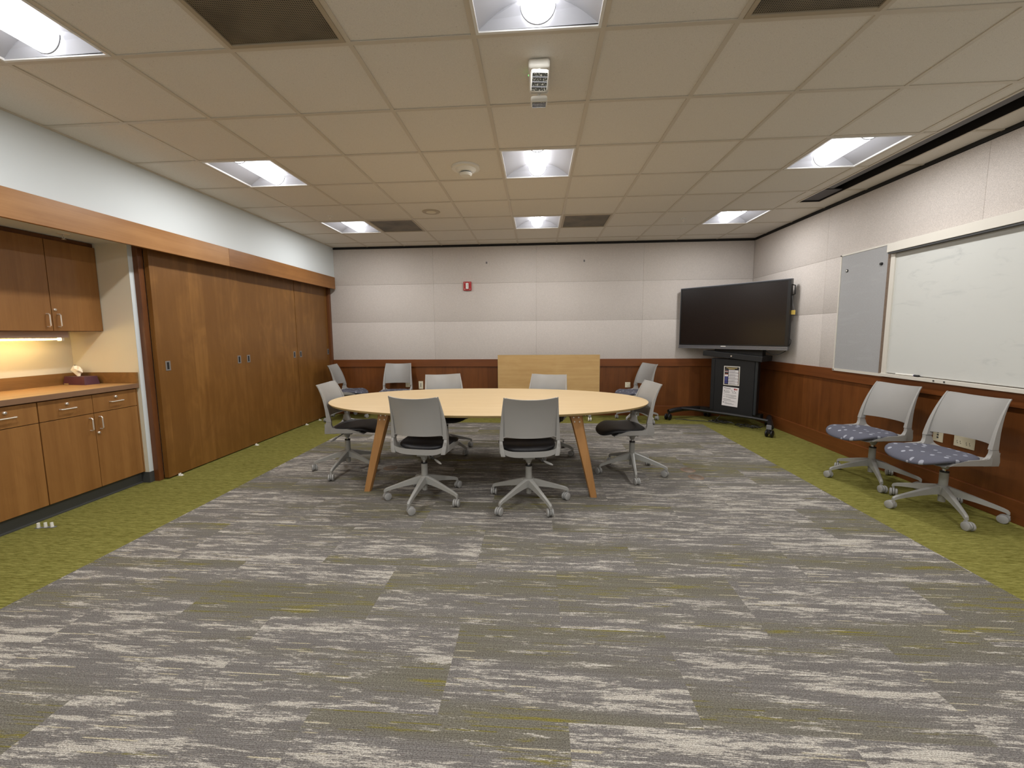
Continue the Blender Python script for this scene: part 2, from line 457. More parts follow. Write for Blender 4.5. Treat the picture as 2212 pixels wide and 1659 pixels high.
# plenum lid keeps the space above dark
struct(bx('trim_2', -4.0, XR+.12, YR, YB+.12, H+.20, H+.22, M['black_gap']))
# slot diffuser by the right wall
sd = thing('linear_air_diffuser', 'long black linear slot diffuser in the ceiling along the right wall', 'air vent', (0, 0, H))
m = MB(); m.box(SX0, SX0+.004, YR+.1, SY1, 0, .12); m.box(SX1-.004, SX1, YR+.1, SY1, 0, .12); m.box(SX0, SX1, YR+.1, SY1, .12, .125); m.box(SX0, SX1, SY1-.004, SY1, 0, .12)
m.build('channel', M['black_gap'], sd, smooth=False)
m = MB(); m.box(SX0+.004, SX0+.105, YR+.1, 2.42, .016, .022); m.build('deflector_blade', plain('dark_grey_blade', (84, 82, 82), .5), sd, smooth=False)
m = MB(); m.box(SX0+.015, SX1-.012, 2.44, SY1-.01, .012, .02); m.build('blank_cover', plain('charcoal_cover', (74, 70, 70), .6), sd, smooth=False)
m = MB(); m.box(SX0-.016, SX0, YR+.1, SY1+.016, -.003, .003); m.box(SX1, SX1+.016, YR+.1, SY1+.016, -.003, .003); m.box(SX0, SX1, SY1, SY1+.016, -.003, .003)
m.build('flange', M['tbar'], sd, smooth=False)

# back and right walls: tackable fabric panels above a rail
def panel_wall(name, axis, hs, a0, a1, splits, zs, front):
    m = MB(); g = .0006
    if axis == 'X': m.box(a0-.1, a1+.12, front+.02, front+.12, 0, H+.05, M['fabric_wall'])
    else: m.box(front+.02, front+.12, a0-.1, a1+.02, 0, H+.05, M['fabric_wall'])
    e = [a0]+splits+[a1]
    for i in range(len(e)-1):
        for k in range(len(zs)-1):
            p = (e[i]+g, e[i+1]-g); z = (zs[k]+g, zs[k+1]-g)
            if axis == 'X': m.box(p[0], p[1], front, front+.022, z[0], z[1], M['fabric_wall'], bev=.0016)
            else: m.box(front, front+.022, p[0], p[1], z[0], z[1], M['fabric_wall'], bev=.0016)
    return struct(m.build(name, None, smooth=True, angle=50))
ZS = [.90, 1.533, 2.14, 2.712]
panel_wall('wall_back', 'X', 0, XL-.14, XR, [-1.37, .29, 1.96], ZS, YB)
panel_wall('wall_right', 'Y', 0, YR, YB, [-3.7, -2.03, -.36, 1.3, 2.96], ZS, XR)
struct(bx('wall_rear', -3.97, XR+.1, YR-.1, YR, 0, H+.05, M['paint']))
# black reveal under the ceiling
m = MB(); m.box(XL, XR, YB-.006, YB+.02, 2.716, H+.004); m.box(XR-.006, XR+.02, YR, YB, 2.716, H+.004)
struct(m.build('trim_3', M['black_gap'], smooth=False))
# wainscot, rail, baseboard: back
struct(bx('trim_4', -3.12, XR, YB+.002, YB+.018, .15, .81, M['wains_x']))
struct(bx('trim_5', -3.12, XR-.016, YB-.016, YB+.02, .797, .917, M['rail_x'], bevel=.002))
struct(bx('baseboard_back', -3.12, XR-.018, YB-.018, YB+.01, 0, .16, M['rail_x'], bevel=.002))
# right
struct(bx('trim_6', XR+.002, XR+.018, YR, YB, .15, .81, M['wains_y']))
struct(bx('trim_7', XR-.016, XR+.02, YR, YB-.016, .797, .917, M['rail_y'], bevel=.002))
struct(bx('baseboard_right', XR-.018, XR+.01, YR, YB-.018, 0, .16, M['rail_y'], bevel=.002))

# left wall: bulkhead over the doors and the alcove, alcove back and end walls
AY0, AY1 = -.905, 1.31
m = MB()
m.box(-3.97, XL, YR, YB, 2.135, H+.05, M['paint'])
m.box(-3.97, -3.86, AY0, AY1, 0, 2.135, M['warm_lit_paint'])
m.box(-3.97, -3.235, AY1, 1.352, 0, 2.135, M['warm_lit_paint'])
m.box(-3.97, -3.235, YR, AY0, 0, 2.135, M['paint'])
m.box(-3.97, -3.30, 1.352, YB, 0, 2.135, M['paint'])
struct(m.build('wall_left', None, smooth=False))
# corner stub painted white on its room side
struct(bx('wall_left_corner', -3.236, -3.2345, AY1, 1.352, .1, 2.135, M['paint']))
bpy.data.objects['wall_left_corner'].name = 'trim_8'
# rubber base: toe kick and round the stub
m = MB(); m.box(-3.318, -3.310, AY0, AY1-.004, .0, .1); m.box(-3.318, -3.232, AY1-.004, AY1, 0, .1); m.box(-3.235, -3.231, AY1, 1.352, 0, .1)
m.box(-3.312, -3.300, AY0, AY1-.004, 0, .012)
struct(m.build('baseboard_left', M['rubber'], smooth=False, bevel=.001))
# valance boards
struct(bx('trim_9', -3.018, -2.99, YR, 2.2, 2.075, 2.264, M['val_wood'], bevel=.0015))
struct(bx('trim_10', -3.018, -2.99, 2.202, 4.53, 2.075, 2.264, M['val_wood2'], bevel=.0015))
struct(bx('trim_11', -3.30, -3.018, 1.352, YB, 2.10, 2.134, M['casing']))
# door casings
m = MB(); m.box(-3.30, -3.187, 1.352, 1.402, 0, 2.10); struct(m.build('trim_12', M['casing'], smooth=False, bevel=.002))
m = MB(); m.box(-3.30, -3.10, 4.515, YB-.002, 0, 2.10); struct(m.build('trim_13', M['casing'], smooth=False, bevel=.002))

# sliding doors with flush pulls
def pull(y, z, xf, parent):
    m = MB(); p = bpy.data.objects.new('x', None)
    w_, h_ = .020, .040
    m = MB()
    m.box(xf, xf+.003, y-.026, y-.012, z-.045, z+.045); m.box(xf, xf+.003, y+.012, y+.026, z-.045, z+.045)
    m.box(xf, xf+.003, y-.012, y+.012, z+.033, z+.045); m.box(xf, xf+.003, y-.012, y+.012, z-.045, z-.033)
    o = m.build('flush_pull', M['pull_metal'], parent, smooth=False, bevel=.001)
    bx('recess', xf-.0005, xf+.0008, y-.012, y+.012, z-.033, z+.033, M['black_gap'], o)
    bpy.data.objects.remove(p)
for k, (y0, y1, xf, mat) in enumerate(((1.405, 2.515, -3.140, 'door_wood'), (2.520, 3.61, -3.146, 'door_wood'), (3.615, 4.512, -3.142, 'door_wood'))):
    d = bx('door_%d' % (k+1), xf-.045, xf, y0, y1, .012, 2.11, M['door_wood'], bevel=.001); struct(d)
    pull((1.502, 2.593, 3.685)[k], 1.058, xf, d); pull((2.431, 3.534, 4.478)[k], 1.058, xf, d)

# floor guides at the door bottoms
gd = None
GL = ('white plastic door guide at the near corner of the nearest sliding door', 'white plastic door guide between the nearest and the middle sliding doors', 'white plastic door guide between the middle and the far sliding doors', 'white plastic loop on the carpet behind the chair at the table end, by the doors')
for k, (x, y) in enumerate(((-3.125, 1.504), (-3.115, 2.574), (-3.125, 3.694), (-3.10, 4.02))):
    if gd is None:
        m = MB(); m.box(-.012, .03, -.014, .014, 0, .004); m.box(-.004, .002, -.014, .014, 0, .022); m.box(.014, .02, -.010, .010, 0, .014)
        gd = m.build('floor_guide', M['white_plastic'], smooth=False, bevel=.001); o = gd
    else: o = gd.copy(); COL.objects.link(o)
    o.location = (x, y, 0); tag(o, GL[k], 'door guide', 'white floor guides of the sliding doors')
pg = None
for k, (x, y) in enumerate(((-3.195, .425), (-3.152, .435), (-3.108, .440))):
    if pg is None:
        m = MB(); m.cyl((0, 0, .004), (0, 0, .036), .0095, .0085, 14, M['white_plastic']); m.box(-.014, .022, -.012, .012, 0, .004, M['rim'])
        pg = m.build('plastic_cup', None); o = pg
    else: o = pg.copy(); COL.objects.link(o)
    o.location = (x, y, 0); o.rotation_euler = (0, R(4*(1-k)), 0)
    tag(o, ('tiny white plastic cup on the green carpet, nearest the cabinet plinth', 'tiny white plastic cup on the green carpet, middle of the row of three', 'tiny white plastic cup on the green carpet, farthest of three from the cabinets')[k], 'cup', 'three tiny white cups on the carpet')

# ------------------------------------------------------------------ alcove cabinets
def wire_pull(parent, c, axis, L=.10, out=.028):
    x, y, z = c; h = L/2; p = []
    e = (0, 1, 0) if axis == 'Y' else (0, 0, 1)
    q = [(0, -h), (out-.008, -h), (out, -h+.008), (out, h-.008), (out-.008, h), (0, h)]
    for a, b in q: p.append((x+a, y+e[1]*b, z+e[2]*b))
    MB().tube(p, .0048, 8, M['nickel']).build('handle', None, parent)
def lock(parent, c):
    x, y, z = c
    MB().cyl((x, y, z), (x+.008, y, z), .011, .010, 16, M['nickel']).cyl((x+.008, y, z), (x+.012, y, z), .010, .006, 16, M['nickel']).cyl((x+.012, y, z), (x+.0125, y, z), .003, .003, 8, M['dark_plastic']).build('lock', None, parent)
UN = [(.563, 1.297), (-.171, .563), (-.905, -.171)]
BL = ('maple base cabinet with locks nearest the sliding doors, under the counter', 'maple base cabinet at the left edge of the picture, under the counter', 'maple base cabinet farthest from the sliding doors, under the counter')
WL = ('maple wall cabinet nearest the sliding doors, above the tissue box', 'maple wall cabinet left of the one above the tissue box', 'maple wall cabinet farthest from the sliding doors')
for k, (y0, y1) in enumerate(UN):
    ym = (y0+y1)/2
    t = thing('base_cabinet', BL[k], 'cabinet', (-3.56, ym, 0), 0, 'base cabinets under the counter')
    L = lambda y: y-ym
    X = lambda x: x+3.56
    m = MB(); m.box(X(-3.858), X(-3.291), L(y0)+.001, L(y1)-.001, .1, .878); m.box(X(-3.858), X(-3.32), L(y0)+.001, L(y1)-.001, .0, .1)
    m.build('body', M['casing'], t, smooth=False)
    if k == 0: bx('filler_strip', X(-3.29), X(-3.272), L(1.2985), L(1.3085), .104, .874, M['cab_wood'], t)
    for s in (0, 1):
        a, b = (y0+.004, ym-.002) if s == 0 else (ym+.002, y1-.004)
        d = bx('drawer', X(-3.290), X(-3.270), L(a), L(b), .722, .868, M['cab_wood'], t, bevel=.001)
        wire_pull(d, (X(-3.270), L((a+b)/2), .792), 'Y'); lock(d, (X(-3.270), L((a+b)/2), .828))
        d = bx('door', X(-3.290), X(-3.270), L(a), L(b), .108, .717, M['cab_wood'], t, bevel=.001)
        wire_pull(d, (X(-3.270), L(b-.035 if s == 0 else a+.035), .635), 'Z')
        if s: lock(d, (X(-3.270), L(a+.018), .555))
    t = thing('wall_cabinet', WL[k], 'cabinet', (-3.7, ym, 1.38), 0, 'wall cabinets over the counter')
    X = lambda x: x+3.7
    hh = 2.132-1.38
    m = MB(); m.box(X(-3.858), X(-3.552), L(y0)+.001, L(y1)+(.011 if k == 0 else -.001), .0, hh)
    m.build('body', M['casing'], t, smooth=False)
    for s in (0, 1):
        a, b = (y0+.003, ym-.0025) if s == 0 else (ym+.0025, y1-.003+(.012 if k == 0 else 0))
        d = bx('door', X(-3.551), X(-3.531), L(a), L(b), .003, hh-.035, M['cab_wood'], t, bevel=.001)
        wire_pull(d, (X(-3.531), L(b-.035 if s == 0 else a+.035), .085), 'Z')
        if s: lock(d, (X(-3.531), L(a+.02), .17))
# counter
t = thing('countertop', 'tan laminate countertop with a low backsplash in the lit alcove', 'countertop', (-3.55, .2, .88))
X = lambda x: x+3.55
m = MB(); m.box(X(-3.858), X(-3.254), AY0-.2+.001, AY1-.2-.002, .0, .038, M['counter_top']); m.build('slab', None, t, smooth=False)
m = MB(); m.box(X(-3.2535), X(-3.247), AY0-.2+.001, AY1-.2-.002, -.003, .038, M['counter_edge']); m.build('front_edge', None, t, smooth=False, bevel=.002)
m = MB(); m.box(X(-3.858), X(-3.842), AY0-.2+.001, AY1-.2-.002, .0385, .136, M['splash']); m.box(X(-3.842), X(-3.247), 1.292-.2, AY1-.2-.002, .0385, .136, M['splash'])
m.build('backsplash', None, t, smooth=False, bevel=.001)
# under-cabinet fixture
t = thing('under_cabinet_light', 'slim glowing tube light fixed under the wall cabinets', 'light', (-3.68, .10, 1.306))
m = MB(); m.box(-.04, .04, -1.0, 1.02, .022, .074); m.build('housing', plain('brown_grey_metal', (176, 152, 138), .5), t, smooth=False, bevel=.002)
m = MB(); m.cyl((0, -.98, .009), (0, .98, .009), .0055, .0055, 12); m.build('tube', M['tube'], t)
m = MB(); m.box(-.02, .02, .98, 1.0, -.004, .022); m.build('socket', M['white_plastic'], t, smooth=False)
# tissue box
t = thing('tissue_box', 'maroon tissue box with a tissue pulled up, on the counter corner', 'tissue box', (-3.704, 1.228, .918), R(-8))
m = MB()
def rect(w_, d_, z): return [(-w_/2, -d_/2, z), (w_/2, -d_/2, z), (w_/2, d_/2, z), (-w_/2, d_/2, z)]
m.loft([rect(.25, .112, 0), rect(.25, .112, .004), rect(.226, .096, .072)], M['maroon'])
m.build('box', None, t, smooth=False, bevel=.0015)
m = MB(); m.box(-.11, -.06, -.0572, -.0560, .004, .011, M['ink_gold']); m.build('label_strip', None, t, smooth=False)
rnd = random.Random(9); rings = []
for f, rr in ((0, .012), (.2, .022), (.45, .045), (.65, .052), (.82, .034), (1.0, .012)):
    ring = []
    for i in range(9):
        a = 2*PI*i/9; j = rr*rnd.uniform(.6, 1.25)
        ring.append((j*math.cos(a)*1.15-.018-.03*f, j*math.sin(a)*.6, .068+.098*f+rnd.uniform(-.010, .010)*(f > 0)))
    rings.append(ring)
m = MB(); m.loft(rings, M['tissue'], caps=False); m.build('tissue', None, t, smooth=False)

# ------------------------------------------------------------------ ceiling fixtures
def make_troffer():
    t = thing('ceiling_light', '', 'light', (0, 0, H))
    g = G/2-.013
    m = MB()
    for a in (-1, 1):
        m.box(min(a*g, a*(g-.014)), max(a*g, a*(g-.014)), -g, g, -.004, .010)
        m.box(-g+.014, g-.014, min(a*g, a*(g-.014)), max(a*g, a*(g-.014)), -.004, .010)
    m.box(-g, g, -g, g, .125, .13)
    for a in (-1, 1): m.box(a*g-.002, a*g+.002, -g, g, .01, .13); m.box(-g, g, a*g-.002, a*g+.002, .01, .13)
    m.build('frame', M['white_metal'], t, smooth=False)
    q = g-.014
    prof = []
    for k in range(13):
        f = k/12; x = q - (q-.078)*f; z = .008+.088*math.sin(f*PI/2*1.0)
        prof.append((x, z))
    m = MB()
    full = prof + [(-x, z) for x, z in prof[::-1]]
    m.loft([[(x, y, z) for x, z in full] for y in (-q, q)], None, closed=False, caps=False)
    m.build('reflector', M['reflector'], t)
    for y, dy in ((q, -.035), (-q, .035)):
        m = MB()
        top = [(x, y+dy*(1-(x-.078)/(q-.078)), z) for x, z in prof]
        pts = top + [(-x, a_, z) for x, a_, z in top[::-1]] + [(-q, y, .003), (q, y, .003)]
        m.loft([pts, [(x, a_+(.004 if y > 0 else -.004), z) for x, a_, z in pts]])
        m.build('end_plate', M['reflector'], t, smooth=False)
    L = q-.036
    ring = lambda y: [(.078*math.cos(a), y, .078-.082*math.sin(a)) for a in [PI*k/16 for k in range(17)]]
    m = MB(); m.loft([ring(-L), ring(L)], None, closed=False, caps=False)
    for y in (-L, L): m.b.faces.new([m.b.verts.new(p) for p in ring(y)])
    m.build('lens', M['lens'], t)
    for y in (-L, L):
        s_ = 1 if y > 0 else -1
        MB().tube([(x*1.02, y+s_*.003, z-.001) for x, _, z in ring(0)], .003, 6).build('lens_rim', M['rim'], t)
    ld = bpy.data.lights.new('lamp', 'AREA'); ld.shape = 'RECTANGLE'; ld.size = .10; ld.size_y = 2*L-.03
    ld.energy = LAMP_W; ld.color = (.985, .99, 1.0)
    lo = bpy.data.objects.new('lamp', ld); COL.objects.link(lo); lo.parent = t; lo.location = (0, 0, -.0065)
    return t
tr = make_troffer()
rown = {5: 'nearest the back wall', 2: 'in the middle row', -1: 'at the picture top edge', -4: 'added for brightness just behind the camera', -7: 'added for brightness at the room rear'}
coln = {-4: 'on the cabinet side', 0: 'on the centre line', 4: 'on the whiteboard side'}
for k, (c, r) in enumerate(LIGHTS):
    o = tr if k == 0 else copy_tree(tr)
    o.location = ((c+.5)*G, (r+.5)*G, H)
    tag(o, 'lit square ceiling light %s, %s' % (coln[c], rown[r]), 'light', 'recessed square ceiling lights')

VLAB = {(-3, 5): 'small-looking dark perforated air grille beside the far light on the cabinet side', (1, 5): 'dark perforated air grille just right of the far middle light', (-2, -1): 'large dark perforated air grille at the top left of the picture', (2, -1): 'dark perforated air grille cut by the top edge, right of the nearest light'}
vt = None
for c, r in VENTS:
    if vt is None:
        vt = thing('air_grille', '', 'air vent'); g = G/2-.013
        m = MB()
        for a in (-1, 1):
            m.box(min(a*g, a*(g-.022)), max(a*g, a*(g-.022)), -g, g, -.004, .008); m.box(-g+.022, g-.022, min(a*g, a*(g-.022)), max(a*g, a*(g-.022)), -.004, .008)
        m.build('frame', M['vent_frame'], vt, smooth=False, bevel=.001)
        m = MB(); m.box(-g+.022, g-.022, -g+.022, g-.022, .002, .006); m.build('perforated_plate', M['vent'], vt, smooth=False)
        o = vt
    else: o = copy_tree(vt)
    o.location = ((c+.5)*G, (r+.5)*G, H)
    tag(o, VLAB[(c, r)], 'air vent', 'perforated ceiling air grilles')

# smoke detector
t = thing('smoke_detector', 'white round smoke detector on the ceiling beside the middle light', 'smoke detector', (-.305, 1.54, H+.003)); t.scale = (1.18, 1.18, 1.18)
MB().lathe([(0, -.016), (.085, -.016), (.10, -.012), (.103, 0), (0, 0)], 36, M['white_plastic']).build('base_plate', None, t)
MB().lathe([(0, -.062), (.035, -.060), (.045, -.05), (.045, -.043), (.038, -.043), (.038, -.036), (.062, -.03), (.075, -.016), (0, -.016)], 36, M['white_plastic']).build('sensor_head', None, t)
m = MB(); m.lathe([(.0385, -.043), (.0385, -.036)], 36, M['dark_plastic']); m.build('sensing_slot', None, t)
# speaker
t = thing('ceiling_speaker', 'flat round white ceiling speaker left of the centre line', 'speaker', (-.925, 2.775, H+.003))
MB().lathe([(0, -.006), (.085, -.008), (.10, -.005), (.104, 0), (0, 0)], 36, M['vent_frame']).build('rim', None, t)
MB().lathe([(0, -.010), (.055, -.009), (.06, -.006), (0, -.006)], 36, M['ivory']).build('grille', None, t)
# sprinklers
sp = None
for k, (x, y, z, lab) in enumerate(((-2.163, 2.824, H+.003, 'small ceiling sprinkler in front of the far light on the cabinet side'), (2.118, 3.344, H+.003, 'small ceiling sprinkler left of the far light on the whiteboard side'), (-3.39, .96, 2.135, 'small sprinkler under the alcove soffit above the wall cabinets'))):
    if sp is None:
        sp = thing('sprinkler', '', 'sprinkler')
        MB().lathe([(0, -.004), (.034, -.004), (.038, 0), (0, 0)], 24, M['white_plastic']).build('escutcheon', None, sp)
        m = MB(); m.cyl((0, 0, -.004), (0, 0, -.022), .007, .006, 12); m.tube([(-.010, 0, -.018), (-.013, 0, -.03), (0, 0, -.042)], .002, 6); m.tube([(.010, 0, -.018), (.013, 0, -.03), (0, 0, -.042)], .002, 6)
        m.build('frame', M['nickel'], sp)
        MB().cyl((0, 0, -.042), (0, 0, -.044), .014, .014, 16).build('deflector', M['nickel'], sp); o = sp
    else: o = copy_tree(sp)
    o.location = (x, y, z); tag(o, lab, 'sprinkler', 'fire sprinklers')
# emergency light
t = thing('emergency_light', 'white emergency light with two swivel heads on the ceiling', 'emergency light', (.312, .30, H+.003))
m = MB(); m.box(-.056, .056, -.12, .135, -.045, 0); m.build('housing', M['white_plastic'], t, bevel=.012)
MB().cyl((-.058, -.01, -.02), (-.0555, -.01, -.02), .003, .003, 8).build('status_lamp', M['green_led'], t)
for k, (y, tilt, rz) in enumerate(((-.10, 48, 7), (.125, 100, 0))):
    MT = Matrix.Rotation(R(rz), 4, 'Z') @ Matrix.Rotation(R(tilt), 4, 'X')
    m = MB(); m.box(-.048, .048, -.018, .018, -.050, .050, M['white_plastic'], bev=.014)
    bmesh.ops.transform(m.b, matrix=MT, verts=m.b.verts[:])
    m.cyl((0, 0, 0), (0, 0, .055), .009, .009, 12, M['white_plastic'])
    hd = m.build('lamp_head', None, t, loc=(0, y, -.100 if k == 0 else -.085))
    m = MB(); m.box(-.039, .039, -.0195, -.0175, -.040, .040, M['head_glass'])
    for q in range(3): m.box(-.039, .039, -.0215, -.0195, -.024+q*.022, -.019+q*.022, M['rim'])
    bmesh.ops.transform(m.b, matrix=MT, verts=m.b.verts[:])
    m.build('reflector', None, hd, smooth=False)

# ------------------------------------------------------------------ wall devices
t = thing('fire_alarm_strobe', 'red square fire alarm strobe on the back wall', 'fire alarm', (-.812, YB, 2.094))
m = MB(); m.box(-.064, .064, -.03, 0, -.07, .07); m.build('housing', M['red'], t, bevel=.004)
m = MB(); m.box(-.022, .022, -.052, -.03, -.048, .048); m.build('strobe_lens', M['clear'], t, bevel=.006)
m = MB(); m.tube([(.002, -.0535, .03), (.010, -.0535, .012), (.002, -.0535, -.006), (.010, -.0535, -.03)], .0022, 6); m.build('flash_tube', M['rim'], t)
m = MB()
for x in (-.042, .042):
    for z in (-.055, -.045, .05): m.cyl((x, -.031, z), (x, -.030, z), .004, .004, 8)
m.build('screw', M['clear'], t)
wh = None
for k, x in enumerate((-.50, 1.043)):
    if wh is None:
        m = MB(); m.box(-.012, .012, -.003, 0, -.015, .015); m.tube([(0, -.003, .005), (0, -.014, -.004), (0, -.014, .006)], .0025, 6)
        wh = m.build('wall_hook', M['ink']); o = wh
    else: o = wh.copy(); COL.objects.link(o)
    o.location = (x, YB, 2.458); tag(o, ('tiny grey hook high on the back wall, above right of the fire alarm', 'tiny grey hook high on the back wall, nearest the screen')[k], 'hook', 'hooks on the back wall')
# outlets
def outlet(x, y, z, rz, w_, h_, kind, lab):
    t = thing('wall_outlet', lab, 'outlet', (x, y, z), rz, 'wall outlets')
    m = MB(); m.box(-w_/2, w_/2, -.006, 0, -h_/2, h_/2); m.build('cover_plate', M['ivory'], t, bevel=.002)
    m = MB()
    if kind == 'jack':
        for q in (-.022, 0, .022): m.box(-.007, .007, -.0075, -.006, q-.007, q+.007)
    elif kind == 'duplex2':
        for c in (-.035, .035):
            for q in (-.012, .012): m.box(c-.005+q, c-.003+q, -.0075, -.006, -.006, .006); m.cyl((c+q, -.0075, -.014), (c+q, -.006, -.014), .003, .003, 8)
    else:
        for q in (-.02, .02): m.box(-.006, -.003, -.0075, -.006, q-.005, q+.005); m.box(.003, .006, -.0075, -.006, q-.005, q+.005)
    m.build('socket', M['dark_plastic'], t, smooth=False)
outlet(-1.847, YB+.002, .514, 0, .075, .115, 'duplex', 'ivory wall outlet seen through the chair against the back wainscot')
outlet(-1.625, YB+.002, .49, 0, .075, .13, 'jack', 'ivory three-port jack plate on the back wainscot, left of the table chair')
outlet(1.757, YB+.002, .497, 0, .085, .085, 'duplex', 'ivory square outlet on the back wainscot, near the right corner chair')
outlet(XR+.002, 1.463, .475, R(-90), .085, .115, 'jack', 'ivory three-port jack plate behind the chairs under the whiteboard')
outlet(XR+.002, 1.254, .465, R(-90), .155, .085, 'duplex2', 'ivory double outlet behind the nearest chair under the whiteboard')
# floor boxes
fb = None
for k, (x, y, lab) in enumerate(((1.763, 1.885, 'round tan floor outlet cover beside the right end chair, farther of the pair'), (1.765, 1.685, 'round tan floor outlet cover beside the right end chair, nearer of the pair'), (-1.168, 1.815, 'round tan floor outlet cover under the left end of the table'))):
    if fb is None:
        fb = thing('floor_outlet', '', 'floor outlet')
        MB().lathe([(0, .003), (.062, .004), (.07, .0), (0, 0)], 32, plain('brass_tan', (120, 98, 78), .45)).build('cover_ring', None, fb)
        MB().lathe([(0, .0055), (.047, .0055), (.05, .0035), (0, .0035)], 32, plain('tan_lid', (104, 90, 76), .5)).build('lid', None, fb); o = fb
    else: o = copy_tree(fb)
    o.location = (x, y, 0); tag(o, lab, 'floor outlet', 'round floor outlets')

# ------------------------------------------------------------------ boards on the right wall
t = thing('tackboard', 'narrow grey fabric tackboard left of the whiteboard', 'bulletin board', (XR-.001, 2.385, 1.53))
m = MB(); m.box(-.018, 0, -.30, .30, -.605, .60); m.build('panel', M['tack'], t, bevel=.002, smooth=False)
m = MB(); m.box(-.022, .0, .30, .315, -.62, .615); m.box(-.022, 0, -.30, .30, .60, .615); m.box(-.026, 0, -.345, .315, -.632, -.605)
m.build('frame', M['board_frame'], t, smooth=False)
m = MB(); m.box(-.024, 0, -.336, -.302, -.604, .612); m.build('edge_strip', M['cork'], t, smooth=False)
m = MB()
for y, z in ((.307, .607), (.30, -.62)): m.cyl((-.029, y, z), (-.02, y, z), .007, .006, 10)
m.build('screw', M['dark_plastic'], t)
for y, z, n, lab in ((2.155, 1.968, 'push_pin', 'black round push pin at the upper right of the grey tackboard'), (2.598, 1.968, 'push_pin', 'black-and-white ring pin at the upper left of the grey tackboard')):
    m = MB()
    if y < 2.3: m.cyl((XR-.019, y, z), (XR-.034, y, z), .014, .012, 16, M['black'])
    else: m.cyl((XR-.019, y, z), (XR-.026, y, z), .016, .015, 16, M['black']); m.cyl((XR-.026, y, z), (XR-.028, y, z), .009, .008, 12, M['white_plastic'])
    tag(m.build(n, None), lab, 'pin', 'pins in the tackboard')
t = thing('whiteboard', 'long white dry-erase board with faint smudges on the right wall', 'whiteboard', (XR-.001, .8, 1.53))
Y0, Y1 = -1.22, 1.24
m = MB(); m.box(-.02, 0, Y0, Y1-.04, -.59, .53); m.build('writing_surface', M['board'], t, smooth=False)
bx('side_frame', -.034, 0, Y1-.045, Y1, -.60, .60, M['board_frame'], t, bevel=.002); bx('side_frame', -.034, 0, Y0-.045, Y0, -.60, .60, M['board_frame'], t, bevel=.002)
m = MB(); m.box(-.075, 0, Y0-.045, Y1, .522, .60); m.build('top_rail', M['board_frame'], t, bevel=.002, smooth=False)
m = MB(); m.box(-.068, -.02, Y0, Y1-.005, .508, .522); m.build('dark_strip', M['dark_plastic'], t, smooth=False)  # dark strip along the underside of the top rail
m = MB(); m.box(-.004, 0, Y0-.045, Y1, .60, .618); m.build('backing_strip', M['board_frame'], t, smooth=False)
m = MB(); m.box(-.045, 0, Y0-.045, Y1+.0, -.628, -.598); m.build('marker_tray', M['board_frame'], t, bevel=.002, smooth=False)
m = MB()
for y, z in ((.694, .609), (.606, .609), (.70, -.612), (.61, -.612)): m.cyl((-.048 if z < 0 else -.008, y, z), (-.03 if z < 0 else -.002, y, z), .007, .006, 10)
m.build('screw', M['dark_plastic'], t)
# marker on the tray
t = thing('marker', 'white dry-erase marker with a black cap lying on the board tray', 'marker', (XR-.036, 1.72, .942), R(90))
MB().cyl((-.035, 0, 0), (.05, 0, 0), .008, .008, 14, M['white_plastic']).build('barrel', None, t)
MB().cyl((-.036, 0, 0), (-.075, 0, 0), .0092, .0085, 14, M['black']).cyl((-.036, 0, 0), (-.030, 0, 0), .0086, .0086, 14, M['ink_blue']).build('cap', None, t)
m = MB(); m.cyl((.0, 0, 0), (.11, 0, 0), .0075, .0075, 14, M['white_plastic'])
o = m.build('pen', None, loc=(XR-.036, 1.76, .941)); o.rotation_euler = (0, 0, R(91)); tag(o, 'thin white pen on the board tray next to the capped marker', 'pen')

